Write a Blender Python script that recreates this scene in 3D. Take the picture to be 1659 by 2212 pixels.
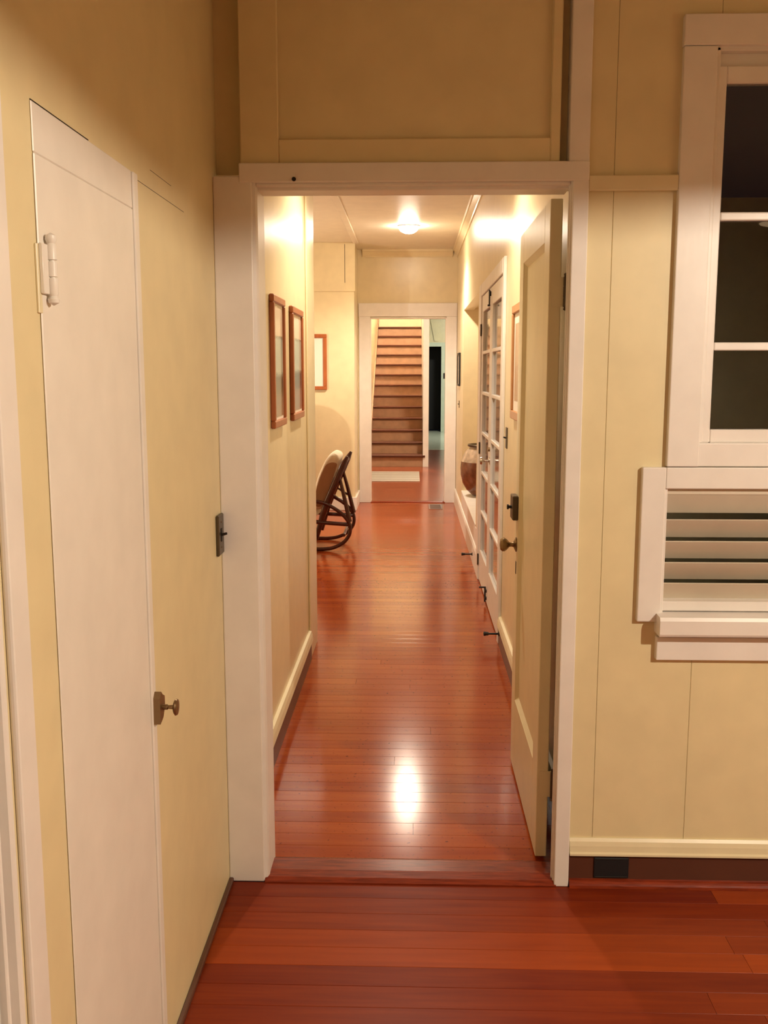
import bpy, bmesh, math, random
from mathutils import Vector, Matrix

for o in list(bpy.data.objects):
    bpy.data.objects.remove(o, do_unlink=True)
scene = bpy.context.scene
COL = scene.collection
random.seed(7)

# ------------------------------------------------------------------ camera
CAM_H = 1.57
F_PX, IMG_W, IMG_H = 2080.0, 1659.0, 2212.0
cam_data = bpy.data.cameras.new("camera")
cam_data.sensor_fit = 'VERTICAL'
cam_data.sensor_height = 36.0
cam_data.lens = F_PX / IMG_H * 36.0
cam_data.clip_start = 0.02
cam = bpy.data.objects.new("camera", cam_data)
COL.objects.link(cam)
yw = Vector((892 - IMG_W / 2, IMG_H / 2 - 800, -F_PX)).normalized()   # the hall's direction seen by the lens
zw = Vector((0, -yw.z, yw.y)).normalized()
xw = yw.cross(zw)
R = Matrix((xw, yw, zw))
cam.matrix_world = Matrix.Translation((0, 0, CAM_H)) @ R.to_4x4()
scene.camera = cam

# ------------------------------------------------------------------ world, exposure
world = bpy.data.worlds.new("night")
scene.world = world
world.use_nodes = True
world.node_tree.nodes["Background"].inputs[0].default_value = (0.35, 0.4, 0.6, 1)
world.node_tree.nodes["Background"].inputs[1].default_value = 0.004
vs = scene.view_settings
vs.view_transform = 'Standard'
vs.look = 'None'
vs.gamma = 1.0
vs.use_curve_mapping = False
vs.exposure = 0.36

WARM = (1.0, 0.86, 0.68)
P_ROOM, P_HALL, P_HALL_NEAR, P_ALCOVE, P_FOYER, P_STAIR, P_FAR = 185.0, 130.0, 88.0, 60.0, 320.0, 720.0, 180.0


# ------------------------------------------------------------------ materials
def new_mat(name):
    m = bpy.data.materials.new(name)
    m.use_nodes = True
    nt = m.node_tree
    return m, nt, nt.nodes["Principled BSDF"]


def paint(name, col, rough=0.4, spec=0.5, var=0.04, bump=0.05, scale=9.0, coat=0.0):
    m, nt, b = new_mat(name)
    geo = nt.nodes.new("ShaderNodeNewGeometry")
    n = nt.nodes.new("ShaderNodeTexNoise")
    n.inputs["Scale"].default_value = scale
    n.inputs["Detail"].default_value = 6
    nt.links.new(geo.outputs["Position"], n.inputs["Vector"])
    r = nt.nodes.new("ShaderNodeValToRGB")
    r.color_ramp.elements[0].position, r.color_ramp.elements[1].position = 0.3, 0.7
    r.color_ramp.elements[0].color = (*[c * (1 - var) for c in col], 1)
    r.color_ramp.elements[1].color = (*[min(1, c * (1 + var)) for c in col], 1)
    nt.links.new(n.outputs["Fac"], r.inputs["Fac"])
    nt.links.new(r.outputs["Color"], b.inputs["Base Color"])
    b.inputs["Roughness"].default_value = rough
    b.inputs["Specular IOR Level"].default_value = spec
    if coat:
        b.inputs["Coat Weight"].default_value = coat
        b.inputs["Coat Roughness"].default_value = 0.12
    if bump:
        mp = nt.nodes.new("ShaderNodeMapping")
        mp.inputs["Scale"].default_value = (1, 1, 0.25)
        nt.links.new(geo.outputs["Position"], mp.inputs["Vector"])
        n2 = nt.nodes.new("ShaderNodeTexNoise")
        n2.inputs["Scale"].default_value = 55
        n2.inputs["Detail"].default_value = 3
        nt.links.new(mp.outputs["Vector"], n2.inputs["Vector"])
        bp = nt.nodes.new("ShaderNodeBump")
        bp.inputs["Strength"].default_value = bump
        bp.inputs["Distance"].default_value = 0.004
        nt.links.new(n2.outputs["Fac"], bp.inputs["Height"])
        nt.links.new(bp.outputs["Normal"], b.inputs["Normal"])
    return m


def plain(name, col, rough=0.5, metal=0.0, spec=0.5):
    m, nt, b = new_mat(name)
    b.inputs["Base Color"].default_value = (*col, 1)
    b.inputs["Roughness"].default_value = rough
    b.inputs["Metallic"].default_value = metal
    b.inputs["Specular IOR Level"].default_value = spec
    return m


def emit(name, col, strength):
    m, nt, b = new_mat(name)
    b.inputs["Base Color"].default_value = (0.8, 0.8, 0.8, 1)
    b.inputs["Emission Color"].default_value = (*col, 1)
    b.inputs["Emission Strength"].default_value = strength
    return m


def wood(name, c0, c1, rough=0.25, grain=(1.0, 14.0, 14.0), randomise=0.5, bump=0.02, specks=False, spec=0.5):
    """Varnished wood with grain along X by default; each board takes its own tone."""
    m, nt, b = new_mat(name)
    geo = nt.nodes.new("ShaderNodeNewGeometry")
    oi = nt.nodes.new("ShaderNodeObjectInfo")
    mp = nt.nodes.new("ShaderNodeMapping")
    mp.inputs["Scale"].default_value = grain
    nt.links.new(geo.outputs["Position"], mp.inputs["Vector"])
    add = nt.nodes.new("ShaderNodeVectorMath")
    add.operation = 'ADD'
    mul = nt.nodes.new("ShaderNodeMath")
    mul.operation = 'MULTIPLY'
    mul.inputs[1].default_value = 37.0
    nt.links.new(oi.outputs["Random"], mul.inputs[0])
    nt.links.new(mp.outputs["Vector"], add.inputs[0])
    nt.links.new(mul.outputs[0], add.inputs[1])
    n = nt.nodes.new("ShaderNodeTexNoise")
    n.inputs["Scale"].default_value = 3.0
    n.inputs["Detail"].default_value = 5
    n.inputs["Distortion"].default_value = 0.4
    nt.links.new(add.outputs[0], n.inputs["Vector"])
    mix = nt.nodes.new("ShaderNodeMix")
    mix.data_type = 'FLOAT'
    mix.inputs[0].default_value = randomise
    nt.links.new(n.outputs["Fac"], mix.inputs[2])
    nt.links.new(oi.outputs["Random"], mix.inputs[3])
    r = nt.nodes.new("ShaderNodeValToRGB")
    r.color_ramp.elements[0].position, r.color_ramp.elements[1].position = 0.15, 0.85
    r.color_ramp.elements[0].color = (*c0, 1)
    r.color_ramp.elements[1].color = (*c1, 1)
    nt.links.new(mix.outputs[0], r.inputs["Fac"])
    out = r.outputs["Color"]
    if specks:
        v = nt.nodes.new("ShaderNodeTexNoise")
        v.inputs["Scale"].default_value = 70
        v.inputs["Detail"].default_value = 2
        nt.links.new(geo.outputs["Position"], v.inputs["Vector"])
        rr = nt.nodes.new("ShaderNodeValToRGB")
        rr.color_ramp.elements[0].position, rr.color_ramp.elements[1].position = 0.25, 0.36
        rr.color_ramp.elements[0].color = (0.35, 0.3, 0.3, 1)
        rr.color_ramp.elements[1].color = (1, 1, 1, 1)
        nt.links.new(v.outputs["Fac"], rr.inputs["Fac"])
        mm = nt.nodes.new("ShaderNodeMix")
        mm.data_type = 'RGBA'
        mm.blend_type = 'MULTIPLY'
        mm.inputs[0].default_value = 1.0
        nt.links.new(out, mm.inputs[6])
        nt.links.new(rr.outputs["Color"], mm.inputs[7])
        out = mm.outputs[2]
    nt.links.new(out, b.inputs["Base Color"])
    b.inputs["Roughness"].default_value = rough
    b.inputs["Specular IOR Level"].default_value = spec
    bp = nt.nodes.new("ShaderNodeBump")
    bp.inputs["Strength"].default_value = bump
    bp.inputs["Distance"].default_value = 0.002
    n3 = nt.nodes.new("ShaderNodeTexNoise")
    n3.inputs["Scale"].default_value = 6
    nt.links.new(mp.outputs["Vector"], n3.inputs["Vector"])
    nt.links.new(n3.outputs["Fac"], bp.inputs["Height"])
    nt.links.new(bp.outputs["Normal"], b.inputs["Normal"])
    return m


def glass(name, tint=(1, 1, 1)):
    m, nt, b = new_mat(name)
    b.inputs["Base Color"].default_value = (*tint, 1)
    b.inputs["Roughness"].default_value = 0.0
    b.inputs["Transmission Weight"].default_value = 1.0
    b.inputs["IOR"].default_value = 1.45
    return m


def print_mat(name, stops, z0, z1, noise_amt=0.12, nscale=30):
    """A framed print: bands of colour up the sheet, broken up by noise."""
    m, nt, b = new_mat(name)
    geo = nt.nodes.new("ShaderNodeNewGeometry")
    sep = nt.nodes.new("ShaderNodeSeparateXYZ")
    nt.links.new(geo.outputs["Position"], sep.inputs[0])
    mr = nt.nodes.new("ShaderNodeMapRange")
    mr.inputs[1].default_value, mr.inputs[2].default_value = z0, z1
    nt.links.new(sep.outputs["Z"], mr.inputs[0])
    n = nt.nodes.new("ShaderNodeTexNoise")
    n.inputs["Scale"].default_value = nscale
    n.inputs["Detail"].default_value = 5
    nt.links.new(geo.outputs["Position"], n.inputs["Vector"])
    ma = nt.nodes.new("ShaderNodeMath")
    ma.operation = 'MULTIPLY_ADD'
    ma.inputs[1].default_value = noise_amt
    nt.links.new(n.outputs["Fac"], ma.inputs[0])
    nt.links.new(mr.outputs[0], ma.inputs[2])
    sb = nt.nodes.new("ShaderNodeMath")
    sb.operation = 'SUBTRACT'
    sb.inputs[1].default_value = noise_amt * 0.5
    nt.links.new(ma.outputs[0], sb.inputs[0])
    r = nt.nodes.new("ShaderNodeValToRGB")
    el = r.color_ramp.elements
    el[0].position, el[0].color = stops[0][0], (*stops[0][1], 1)
    el[1].position, el[1].color = stops[-1][0], (*stops[-1][1], 1)
    for p, c in stops[1:-1]:
        e = el.new(p)
        e.color = (*c, 1)
    nt.links.new(sb.outputs[0], r.inputs["Fac"])
    nt.links.new(r.outputs["Color"], b.inputs["Base Color"])
    b.inputs["Roughness"].default_value = 0.15
    return m


M = {}
M['wall'] = paint("cream_wall_paint", (0.76, 0.65, 0.395), rough=0.42, bump=0.05)
M['hall_wall'] = paint("hall_gloss_paint", (0.76, 0.64, 0.40), rough=0.30, bump=0.04)
M['trim'] = paint("white_trim_paint", (0.82, 0.77, 0.72), rough=0.35, bump=0.05)
M['door_white'] = paint("white_door_paint", (0.82, 0.77, 0.70), rough=0.38, bump=0.04)
M['door_grey'] = paint("grey_door_paint", (0.62, 0.63, 0.58), rough=0.45, bump=0.03)
M['cream_trim'] = paint("cream_trim_paint", (0.78, 0.69, 0.46), rough=0.35, bump=0.05)
M['ceil'] = paint("ceiling_paint", (0.76, 0.68, 0.55), rough=0.45, bump=0.02)
M['floor'] = wood("red_fir_varnish", (0.13, 0.012, 0.005), (0.40, 0.070, 0.010), rough=0.33, randomise=0.6, spec=0.10)
M['hall_floor'] = wood("hall_fir_varnish", (0.24, 0.030, 0.008), (0.42, 0.085, 0.013), rough=0.16, randomise=0.35, specks=True, spec=0.22)
M['foyer_floor'] = wood("foyer_fir_varnish", (0.22, 0.04, 0.014), (0.34, 0.07, 0.022), rough=0.2)
M['saddle'] = wood("worn_saddle", (0.07, 0.010, 0.006), (0.34, 0.05, 0.014), rough=0.26, spec=0.25, randomise=0.1, grain=(4, 40, 40), bump=0.1)
M['dark_base'] = paint("dark_brown_base", (0.10, 0.035, 0.020), rough=0.35, bump=0.03)
M['black'] = plain("black_gap", (0.006, 0.006, 0.008), 0.6)
M['brass'] = plain("aged_brass", (0.28, 0.19, 0.10), 0.35, 0.85)
M['bronze'] = plain("dark_bronze", (0.10, 0.075, 0.05), 0.4, 0.7)
M['steel'] = plain("worn_nickel", (0.6, 0.56, 0.5), 0.25, 1.0)
M['iron'] = plain("black_iron", (0.02, 0.017, 0.015), 0.45, 0.3)
M['frame'] = wood("red_picture_wood", (0.30, 0.075, 0.022), (0.46, 0.14, 0.045), rough=0.3, grain=(14, 14, 2), randomise=0.2)
M['frame_pale'] = wood("pale_picture_wood", (0.42, 0.19, 0.07), (0.55, 0.27, 0.11), rough=0.4, grain=(14, 14, 2), randomise=0.2)
M['mat'] = plain("picture_mat", (0.80, 0.72, 0.62), 0.6)
M['glass'] = glass("window_glass")
M['chair'] = wood("dark_rocker_wood", (0.045, 0.010, 0.006), (0.10, 0.022, 0.012), rough=0.22, grain=(10, 10, 10), randomise=0.1)
M['cushion'] = paint("off_white_cushion", (0.76, 0.66, 0.52), rough=0.9, spec=0.2, bump=0.3, scale=25)
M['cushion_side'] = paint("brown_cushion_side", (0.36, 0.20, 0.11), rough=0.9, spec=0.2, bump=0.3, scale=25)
M['door_glass'] = glass("old_door_glass")
M['door_glass'].node_tree.nodes['Principled BSDF'].inputs['Roughness'].default_value = 0.08
M['jar'] = paint("brown_glazed_jar", (0.17, 0.060, 0.030), rough=0.22, var=0.4, bump=0.05, scale=14)
M['jar_top'] = paint("pale_glaze_highlight", (0.42, 0.31, 0.22), rough=0.25, var=0.35, bump=0.05, scale=18)  # pale shoulder tone: the highlights on the glaze are put into the colour
M['slat'] = paint("louver_paint", (0.66, 0.58, 0.46), rough=0.4, bump=0.03)
M['tread'] = wood("stair_tread_wood", (0.09, 0.026, 0.011), (0.13, 0.038, 0.016), rough=0.55, spec=0.25)
M['riser'] = paint("stair_riser_tan", (0.42, 0.235, 0.135), rough=0.5, var=0.12)
M['tile'] = paint("pale_tile", (0.62, 0.68, 0.60), rough=0.15, bump=0)
M['mint'] = paint("pale_far_room_paint", (0.66, 0.74, 0.64), rough=0.5)
M['rug'] = paint("off_white_rug", (0.50, 0.45, 0.39), rough=0.95, spec=0.1, bump=0.4, scale=40)
M['rug_stripe'] = paint("rug_grey_stripe", (0.36, 0.31, 0.26), rough=0.95, spec=0.1, bump=0.4, scale=40)
M['grille'] = plain("register_brown", (0.20, 0.08, 0.035), 0.4, 0.4)
M['plate'] = plain("switch_plate_bronze", (0.10, 0.075, 0.045), 0.35, 0.6)


# ------------------------------------------------------------------ mesh helpers
class MB:
    def __init__(self):
        self.bm = bmesh.new()
        self.smooth = False

    def box(self, x0, x1, y0, y1, z0, z1, bev=0.0, segs=1):
        t = bmesh.new()
        bmesh.ops.create_cube(t, size=1.0)
        for v in t.verts:
            v.co = Vector(((x0 + x1) / 2 + v.co.x * (x1 - x0), (y0 + y1) / 2 + v.co.y * (y1 - y0), (z0 + z1) / 2 + v.co.z * (z1 - z0)))
        if bev > 0:
            bmesh.ops.bevel(t, geom=list(t.edges), offset=bev, segments=segs, profile=0.5, affect='EDGES')
        self.merge(t)
        return self

    def merge(self, t):
        me = bpy.data.meshes.new("tmp")
        t.to_mesh(me)
        t.free()
        self.bm.from_mesh(me)
        bpy.data.meshes.remove(me)

    def tube(self, pts, r, seg=10, closed=False):
        pts = [Vector(p) for p in pts]
        n = len(pts)
        rs = r if isinstance(r, (list, tuple)) else [r] * n
        rings = []
        up = None
        for i, p in enumerate(pts):
            if closed:
                d = (pts[(i + 1) % n] - pts[i - 1]).normalized()
            else:
                d = (pts[min(i + 1, n - 1)] - pts[max(i - 1, 0)]).normalized()
            if up is None:
                a = Vector((0, 0, 1)) if abs(d.z) < 0.9 else Vector((0, 1, 0))
                up = d.cross(a).normalized()
            else:
                up = (up - d * up.dot(d)).normalized()
            w = d.cross(up)
            rings.append([self.bm.verts.new(p + (up * math.cos(2 * math.pi * k / seg) + w * math.sin(2 * math.pi * k / seg)) * rs[i]) for k in range(seg)])
        m = n if closed else n - 1
        for i in range(m):
            a, b = rings[i], rings[(i + 1) % n]
            for k in range(seg):
                self.bm.faces.new((a[k], a[(k + 1) % seg], b[(k + 1) % seg], b[k]))
        if not closed:
            self.bm.faces.new(rings[0][::-1])
            self.bm.faces.new(rings[-1])
        self.smooth = True
        return self

    def lathe(self, c, prof, axis='Z', seg=24, cap=True):
        """prof: (radius, distance along axis) from the start point c."""
        c = Vector(c)
        ax = {'X': Vector((1, 0, 0)), 'Y': Vector((0, 1, 0)), 'Z': Vector((0, 0, 1)), '-X': Vector((-1, 0, 0)), '-Y': Vector((0, -1, 0)), '-Z': Vector((0, 0, -1))}[axis]
        u = ax.orthogonal().normalized()
        w = ax.cross(u)
        rings = []
        for r, h in prof:
            rings.append([self.bm.verts.new(c + ax * h + (u * math.cos(2 * math.pi * k / seg) + w * math.sin(2 * math.pi * k / seg)) * max(r, 1e-4)) for k in range(seg)])
        for a, b in zip(rings, rings[1:]):
            for k in range(seg):
                self.bm.faces.new((a[k], a[(k + 1) % seg], b[(k + 1) % seg], b[k]))
        if cap:
            self.bm.faces.new(rings[0][::-1])
            self.bm.faces.new(rings[-1])
        self.smooth = True
        return self

    def prism(self, poly, axis, a, b):
        """poly: 2D outline; axis 'X': (y,z), 'Y': (x,z), 'Z': (x,y)."""
        f = {'X': lambda p, t: (t, p[0], p[1]), 'Y': lambda p, t: (p[0], t, p[1]), 'Z': lambda p, t: (p[0], p[1], t)}[axis]
        A = [self.bm.verts.new(f(p, a)) for p in poly]
        Bv = [self.bm.verts.new(f(p, b)) for p in poly]
        n = len(poly)
        self.bm.faces.new(A[::-1])
        self.bm.faces.new(Bv)
        for i in range(n):
            self.bm.faces.new((A[i], A[(i + 1) % n], Bv[(i + 1) % n], Bv[i]))
        return self

    def build(self, name, mat, parent=None, base=None):
        bmesh.ops.recalc_face_normals(self.bm, faces=self.bm.faces)
        if parent is not None:
            off = world_loc(parent)
        else:
            xs = [v.co for v in self.bm.verts]
            off = Vector(base) if base is not None else Vector(((min(v.x for v in xs) + max(v.x for v in xs)) / 2, (min(v.y for v in xs) + max(v.y for v in xs)) / 2, min(v.z for v in xs)))
        for v in self.bm.verts:
            v.co -= off
        me = bpy.data.meshes.new(name)
        self.bm.to_mesh(me)
        self.bm.free()
        if self.smooth:
            for p in me.polygons:
                p.use_smooth = True
            me.set_sharp_from_angle(angle=math.radians(40))
        me.materials.append(M[mat] if isinstance(mat, str) else mat)
        o = bpy.data.objects.new(name, me)
        COL.objects.link(o)
        if parent is not None:
            o.parent = parent
        else:
            o.location = off
        return o


def world_loc(o):
    l = Vector((0, 0, 0))
    while o is not None:
        l += o.location
        o = o.parent
    return l


def box(name, mat, x0, x1, y0, y1, z0, z1, parent=None, bev=0.0, segs=1):
    return MB().box(x0, x1, y0, y1, z0, z1, bev, segs).build(name, mat, parent)


def tag(o, label, cat, group=None, kind=None):
    o["label"] = label
    o["category"] = cat
    if group:
        o["group"] = group
    if kind:
        o["kind"] = kind
    return o


def thing(name, label, cat, loc=(0, 0, 0), group=None, kind=None):
    o = bpy.data.objects.new(name, None)
    COL.objects.link(o)
    o.location = loc
    o.empty_display_size = 0.1
    return tag(o, label, cat, group, kind)


def struct(o, label, cat):
    return tag(o, label, cat, kind="structure")


def add_light(name, kind, loc, power, col, parent=None, **kw):
    d = bpy.data.lights.new(name, kind)
    d.energy = power
    d.color = col
    for k, v in kw.items():
        setattr(d, k, v)
    o = bpy.data.objects.new(name, d)
    COL.objects.link(o)
    if parent is not None:
        o.parent = parent
        o.location = Vector(loc) - world_loc(parent)
    else:
        o.location = loc
    return o


# ------------------------------------------------------------------ main dimensions (metres; camera stands at x=0, y=0)
XL = -0.562        # left wall, shared by room and hall
XR = 0.515         # right wall of the hall
YD = 2.777         # face of the casings around the doorway
YH = 2.90          # where the hall begins
YF = 11.46         # wall at the end of the hall
YA = 10.80         # end wall of the sitting alcove
ZC = 2.95          # ceilings
ZT = 2.106

# ------------------------------------------------------------------ floors
PLANK_W = 0.0835


def plank_mesh(w, th=0.018, c=0.0008):
    b = bmesh.new()
    h = w / 2 - 0.0003
    prof = [(-h, -th), (h, -th), (h, -c), (h - c, 0), (-h + c, 0), (-h, -c)]
    A = [b.verts.new((0, y, z)) for y, z in prof]
    Bv = [b.verts.new((1, y, z)) for y, z in prof]
    b.faces.new(A)
    b.faces.new(Bv[::-1])
    for i in range(6):
        b.faces.new((A[i], Bv[i], Bv[(i + 1) % 6], A[(i + 1) % 6]))
    bmesh.ops.recalc_face_normals(b, faces=b.faces)
    me = bpy.data.meshes.new("plank")
    b.to_mesh(me)
    b.free()
    return me


def lay_planks(parent, mat, y0, y1, span, joint_p=0.5):
    me = plank_mesh(PLANK_W)
    me.materials.append(M[mat])
    off = world_loc(parent)
    n = max(1, int(round((y1 - y0) / PLANK_W)))
    w = (y1 - y0) / n
    for i in range(n):
        y = y0 + (i + 0.5) * w
        x0, x1 = span(y)
        cuts = [x0, x1]
        if x1 - x0 > 1.6:
            cuts = [x0, x0 + (x1 - x0) * random.uniform(0.3, 0.75), x1]
        elif random.random() < joint_p * 0.35:
            cuts = [x0, random.uniform(x0 + 0.25, x1 - 0.25), x1]
        for a, b in zip(cuts, cuts[1:]):
            o = bpy.data.objects.new("plank", me)
            COL.objects.link(o)
            o.parent = parent
            o.location = Vector((a + 0.0005, y, random.uniform(-0.0003, 0.0))) - off
            o.scale = (b - a - 0.001, w / PLANK_W, 1)


fl = struct(box("floor", 'black', XL, 3.4, -6.0, YD, -0.08, -0.0185), "red-brown varnished board floor of the near room", "floor")
lay_planks(fl, 'floor', -6.0, YD, lambda y: (XL, 3.4))
hall_xs = lambda y: (XL if y < 5.45 else (-3.2 if y < YA else -0.65), XR if y < 10.0 else XR)
m = MB().box(XL, XR, YH + 0.03, 5.45, -0.08, -0.0185).box(-3.2, XR, 5.45, YA, -0.08, -0.0185).box(-0.65, XR, YA, YF, -0.08, -0.0185)
fl2 = struct(m.build("floor", 'black'), "polished narrow-board red fir floor running down the hall", "floor")
lay_planks(fl2, 'hall_floor', YH + 0.03, YF, hall_xs)
fl3 = struct(box("floor", 'black', -2.4, 1.6, YF, 19.2, -0.08, -0.0185), "dark red board floor in the foyer below the stairs", "floor")
lay_planks(fl3, 'foyer_floor', YF + 0.10, 19.2, lambda y: (-2.4, 1.6), 0)
fl4 = struct(box("floor", 'tile', 0.26, 1.6, 19.2, 25.4, -0.08, 0.0), "pale greenish tile floor far beyond the foyer", "floor")

# ------------------------------------------------------------------ near room walls
m = MB()
m.box(XL - 0.12, XL, -6.0, 0.42, 0, 3.0)
m.box(XL - 0.12, XL, 0.42, 1.266, 2.08, 3.0)
m.box(XL - 0.12, XL, 1.266, 2.86, 0, 3.0)
wl = struct(m.build("wall_left", 'wall'), "pale yellow wall with a closet door on the left", "wall")
box("shoe_strip", 'dark_base', XL, XL + 0.014, 1.34, 2.775, 0.0, 0.016, wl, 0.003)

struct(MB().box(XL - 0.12, 3.5, -6.12, -6.0, 0, 3.0).build("wall_back", 'wall'), "pale yellow wall behind the viewpoint", "wall")
struct(MB().box(3.4, 3.5, -6.0, 2.86, 0, 3.0).build("wall_right", 'wall'), "pale yellow right-hand wall of the near room", "wall")
struct(box("ceiling", 'ceil', XL - 0.12, 3.5, -6.12, 2.9, 3.0, 3.1), "ceiling of the near room", "ceiling")

# front wall: backing plus vertical boards, with holes for the window and the louvers
HOLES = [(0.735, 1.80, 0.862, 1.235), (0.83, 1.70, 1.30, 2.44)]
SLICES = [(0.0, 0.862), (0.862, 1.235), (1.235, 1.30), (1.30, 2.44), (2.44, 3.0)]


def open_spans(a, b, z0, z1):
    """x intervals of [a, b] that are wall between heights z0 and z1"""
    spans = [(a, b)]
    for h0, h1, y0, y1 in HOLES:
        if z0 >= y0 - 1e-6 and z1 <= y1 + 1e-6:
            out = []
            for p, q in spans:
                if p < h0:
                    out.append((p, min(q, h0)))
                if q > h1:
                    out.append((max(p, h1), q))
            spans = [(p, q) for p, q in out if q - p > 0.004]
    return spans


m = MB()
for z0, z1 in SLICES:
    for p, q_ in open_spans(0.45, 3.4, z0, z1):
        m.box(p, q_, 2.812, 2.875, z0, z1)
wf = struct(m.build("wall_front", 'wall'), "pale yellow vertical-board wall beside the doorway", "wall")
xs = [0.484, 0.556, 0.833, 1.11, 1.385, 1.66, 1.94, 2.215, 2.49, 2.77, 3.05, 3.4]
for a, b in zip(xs, xs[1:]):
    mb = MB()
    c, g = 0.0012, 0.0004
    runs = []
    for z0, z1 in SLICES:
        for p, q_ in open_spans(a, b, z0, z1):
            for r_ in runs:
                if r_[0] == p and r_[1] == q_ and abs(r_[3] - z0) < 1e-6:
                    r_[3] = z1
                    break
            else:
                runs.append([p, q_, max(z0, 0.15), z1])
    for p, q_, z0, z1 in runs:
        mb.prism([(p + g, 2.812), (q_ - g, 2.812), (q_ - g, 2.797 + c), (q_ - g - c, 2.797), (p + g + c, 2.797), (p + g, 2.797 + c)], 'Z', z0, z1)
    mb.build("board", 'wall', wf)
rail = box("trim_1", 'cream_trim', 0.484, 0.73, 2.779, 2.797, 2.062, 2.103, None, 0.002)
struct(rail, "flat cream rail between door casing and window casing", "trim")

# wall above the doorway (recess behind the transom frame)
struct(MB().box(XL, 0.45, 2.84, 2.90, 2.12, 3.0).build("wall_over_door", 'wall'), "shaded yellow wall above the doorway", "wall")

# baseboard of the front wall
bb = thing("baseboard_front", "cream moulding over a dark brown base at the foot of the right-hand wall", "baseboard", (0.484, YD, 0), kind="structure")
MB().prism([(2.812, 0.152), (2.792, 0.152), (2.786, 0.143), (2.782, 0.130), (2.780, 0.112), (2.774, 0.108), (2.774, 0.102), (2.812, 0.102)], 'X', 0.486, 3.4).build("moulding", 'cream_trim', bb)
box("base_board", 'dark_base', 0.484, 3.4, 2.788, 2.812, 0.0, 0.102, bb)
q = [(2.788, 0.0), (2.788, 0.022)] + [(2.788 - 0.022 * math.sin(t), 0.022 * math.cos(t)) for t in [0.3, 0.6, 0.9, 1.2, 1.5]] + [(2.766, 0.0)]
MB().prism(q, 'X', 0.486, 3.4).build("shoe_moulding", 'saddle', bb)

# outlet in the base
ot = thing("outlet_cover", "small black square cover set in the dark base by the door casing", "outlet", (0.615, 2.786, 0.03))
box("plate", 'black', 0.562, 0.668, 2.783, 2.788, 0.026, 0.092, ot, 0.0015)
box("lip", 'iron', 0.566, 0.664, 2.7815, 2.783, 0.086, 0.090, ot, 0.0005)
box("lip", 'iron', 0.566, 0.664, 2.7815, 2.783, 0.028, 0.032, ot, 0.0005)

# ------------------------------------------------------------------ doorway casing
dc = thing("trim_2", "white painted casing around the open doorway", "door casing", (0, YD, 0), kind="structure")
box("casing_board", 'trim', XL, -0.452, YD, 2.84, 0.0, ZT, dc, 0.004, 2)
MB().prism([(-0.456, YD + 0.006), (-0.444, YD + 0.010), (-0.440, YD + 0.022), (-0.440, YH + 0.02), (-0.46, YH + 0.02), (-0.46, YD + 0.006)], 'Z', 0.0, 2.09).build("jamb", 'trim', dc)
box("header_board", 'trim', -0.487, 0.484, YD - 0.004, 2.84, 2.088, 2.140, dc, 0.003, 2)
box("casing_board", 'trim', 0.440, 0.484, YD - 0.002, 2.84, 0.0, 2.089, dc, 0.003, 2)
box("casing_post", 'trim', 0.428, 0.484, YD + 0.002, 2.84, 2.139, 3.0, dc, 0.003, 2)
box("stop", 'trim', 0.4365, 0.446, YD + 0.012, 2.83, 0.0, 2.09, dc, 0.002)
box("stop", 'trim', 0.4335, 0.446, YD + 0.026, 2.815, 0.0, 2.085, dc, 0.002)
box("jamb", 'trim', 0.458, 0.484, 2.84, YH + 0.02, 0.0, 2.09, dc, 0.002)
box("head_stop", 'trim', -0.442, 0.436, YD + 0.012, YH, 2.080, 2.089, dc, 0.002)
box("head_stop", 'trim', -0.442, 0.436, YD + 0.035, YH, 2.072, 2.082, dc, 0.002)
box("head_jamb", 'trim', -0.46, 0.47, 2.84, YH + 0.02, 2.085, 2.12, dc, 0.002)

# transom panel over the door
tp = thing("trim_3", "framed yellow transom panel above the doorway", "transom panel", (0, 2.80, 2.14), kind="structure")
box("stile", 'wall', -0.485, -0.377, 2.792, 2.826, 2.141, 3.0, tp, 0.003)
box("stile", 'wall', 0.377, 0.404, 2.792, 2.826, 2.141, 3.0, tp, 0.003)
box("rail", 'wall', -0.377, 0.377, 2.792, 2.826, 2.141, 2.207, tp, 0.003)
box("panel", 'wall', -0.377, 0.377, 2.808, 2.826, 2.207, 3.0, tp)

# threshold saddle
MB().prism([(YD - 0.006, 0.0), (YD - 0.006, 0.004), (YD + 0.012, 0.012), (YD + 0.05, 0.016), (YH, 0.014), (YH + 0.03, 0.002), (YH + 0.03, -0.02), (YD - 0.006, -0.02)], 'X', -0.452, 0.446).build("door_saddle", 'saddle')
sd = bpy.data.objects["door_saddle"]
tag(sd, "worn dark red wooden saddle on the floor of the doorway", "threshold")

# small nail in the header
nl = MB().lathe((-0.332, YD - 0.004, 2.094), [(0.0025, 0), (0.0025, 0.008), (0.006, 0.008), (0.006, 0.011), (0.001, 0.012)], '-Y', 10).build("nail", 'iron')
tag(nl, "small dark nail in the header over the doorway", "nail")

# ------------------------------------------------------------------ left wall: closet door and grey door
cd = thing("door_1", "narrow white flush closet door with a painted hinge and brass latch", "door", (XL, 1.73, 0), kind="structure")
box("slab", 'door_white', XL, XL + 0.0035, 1.462, 1.966, 0.02, 1.888, cd, 0.002)
box("edge_strip", 'door_white', XL, XL + 0.0075, 1.967, 1.997, 0.02, 1.960, cd, 0.003, 2)
box("top_rail", 'door_white', XL, XL + 0.003, 1.462, 1.966, 1.8885, 1.961, cd, 0.0015)
box("gap", 'iron', XL, XL + 0.001, 1.464, 1.72, 1.9615, 1.9635, cd)
box("crack", 'bronze', XL, XL + 0.0005, 2.0, 2.42, 1.9520, 1.9532, wl)
box("crack", 'bronze', XL, XL + 0.0005, 2.12, 2.30, 1.992, 1.9930, wl)
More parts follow.
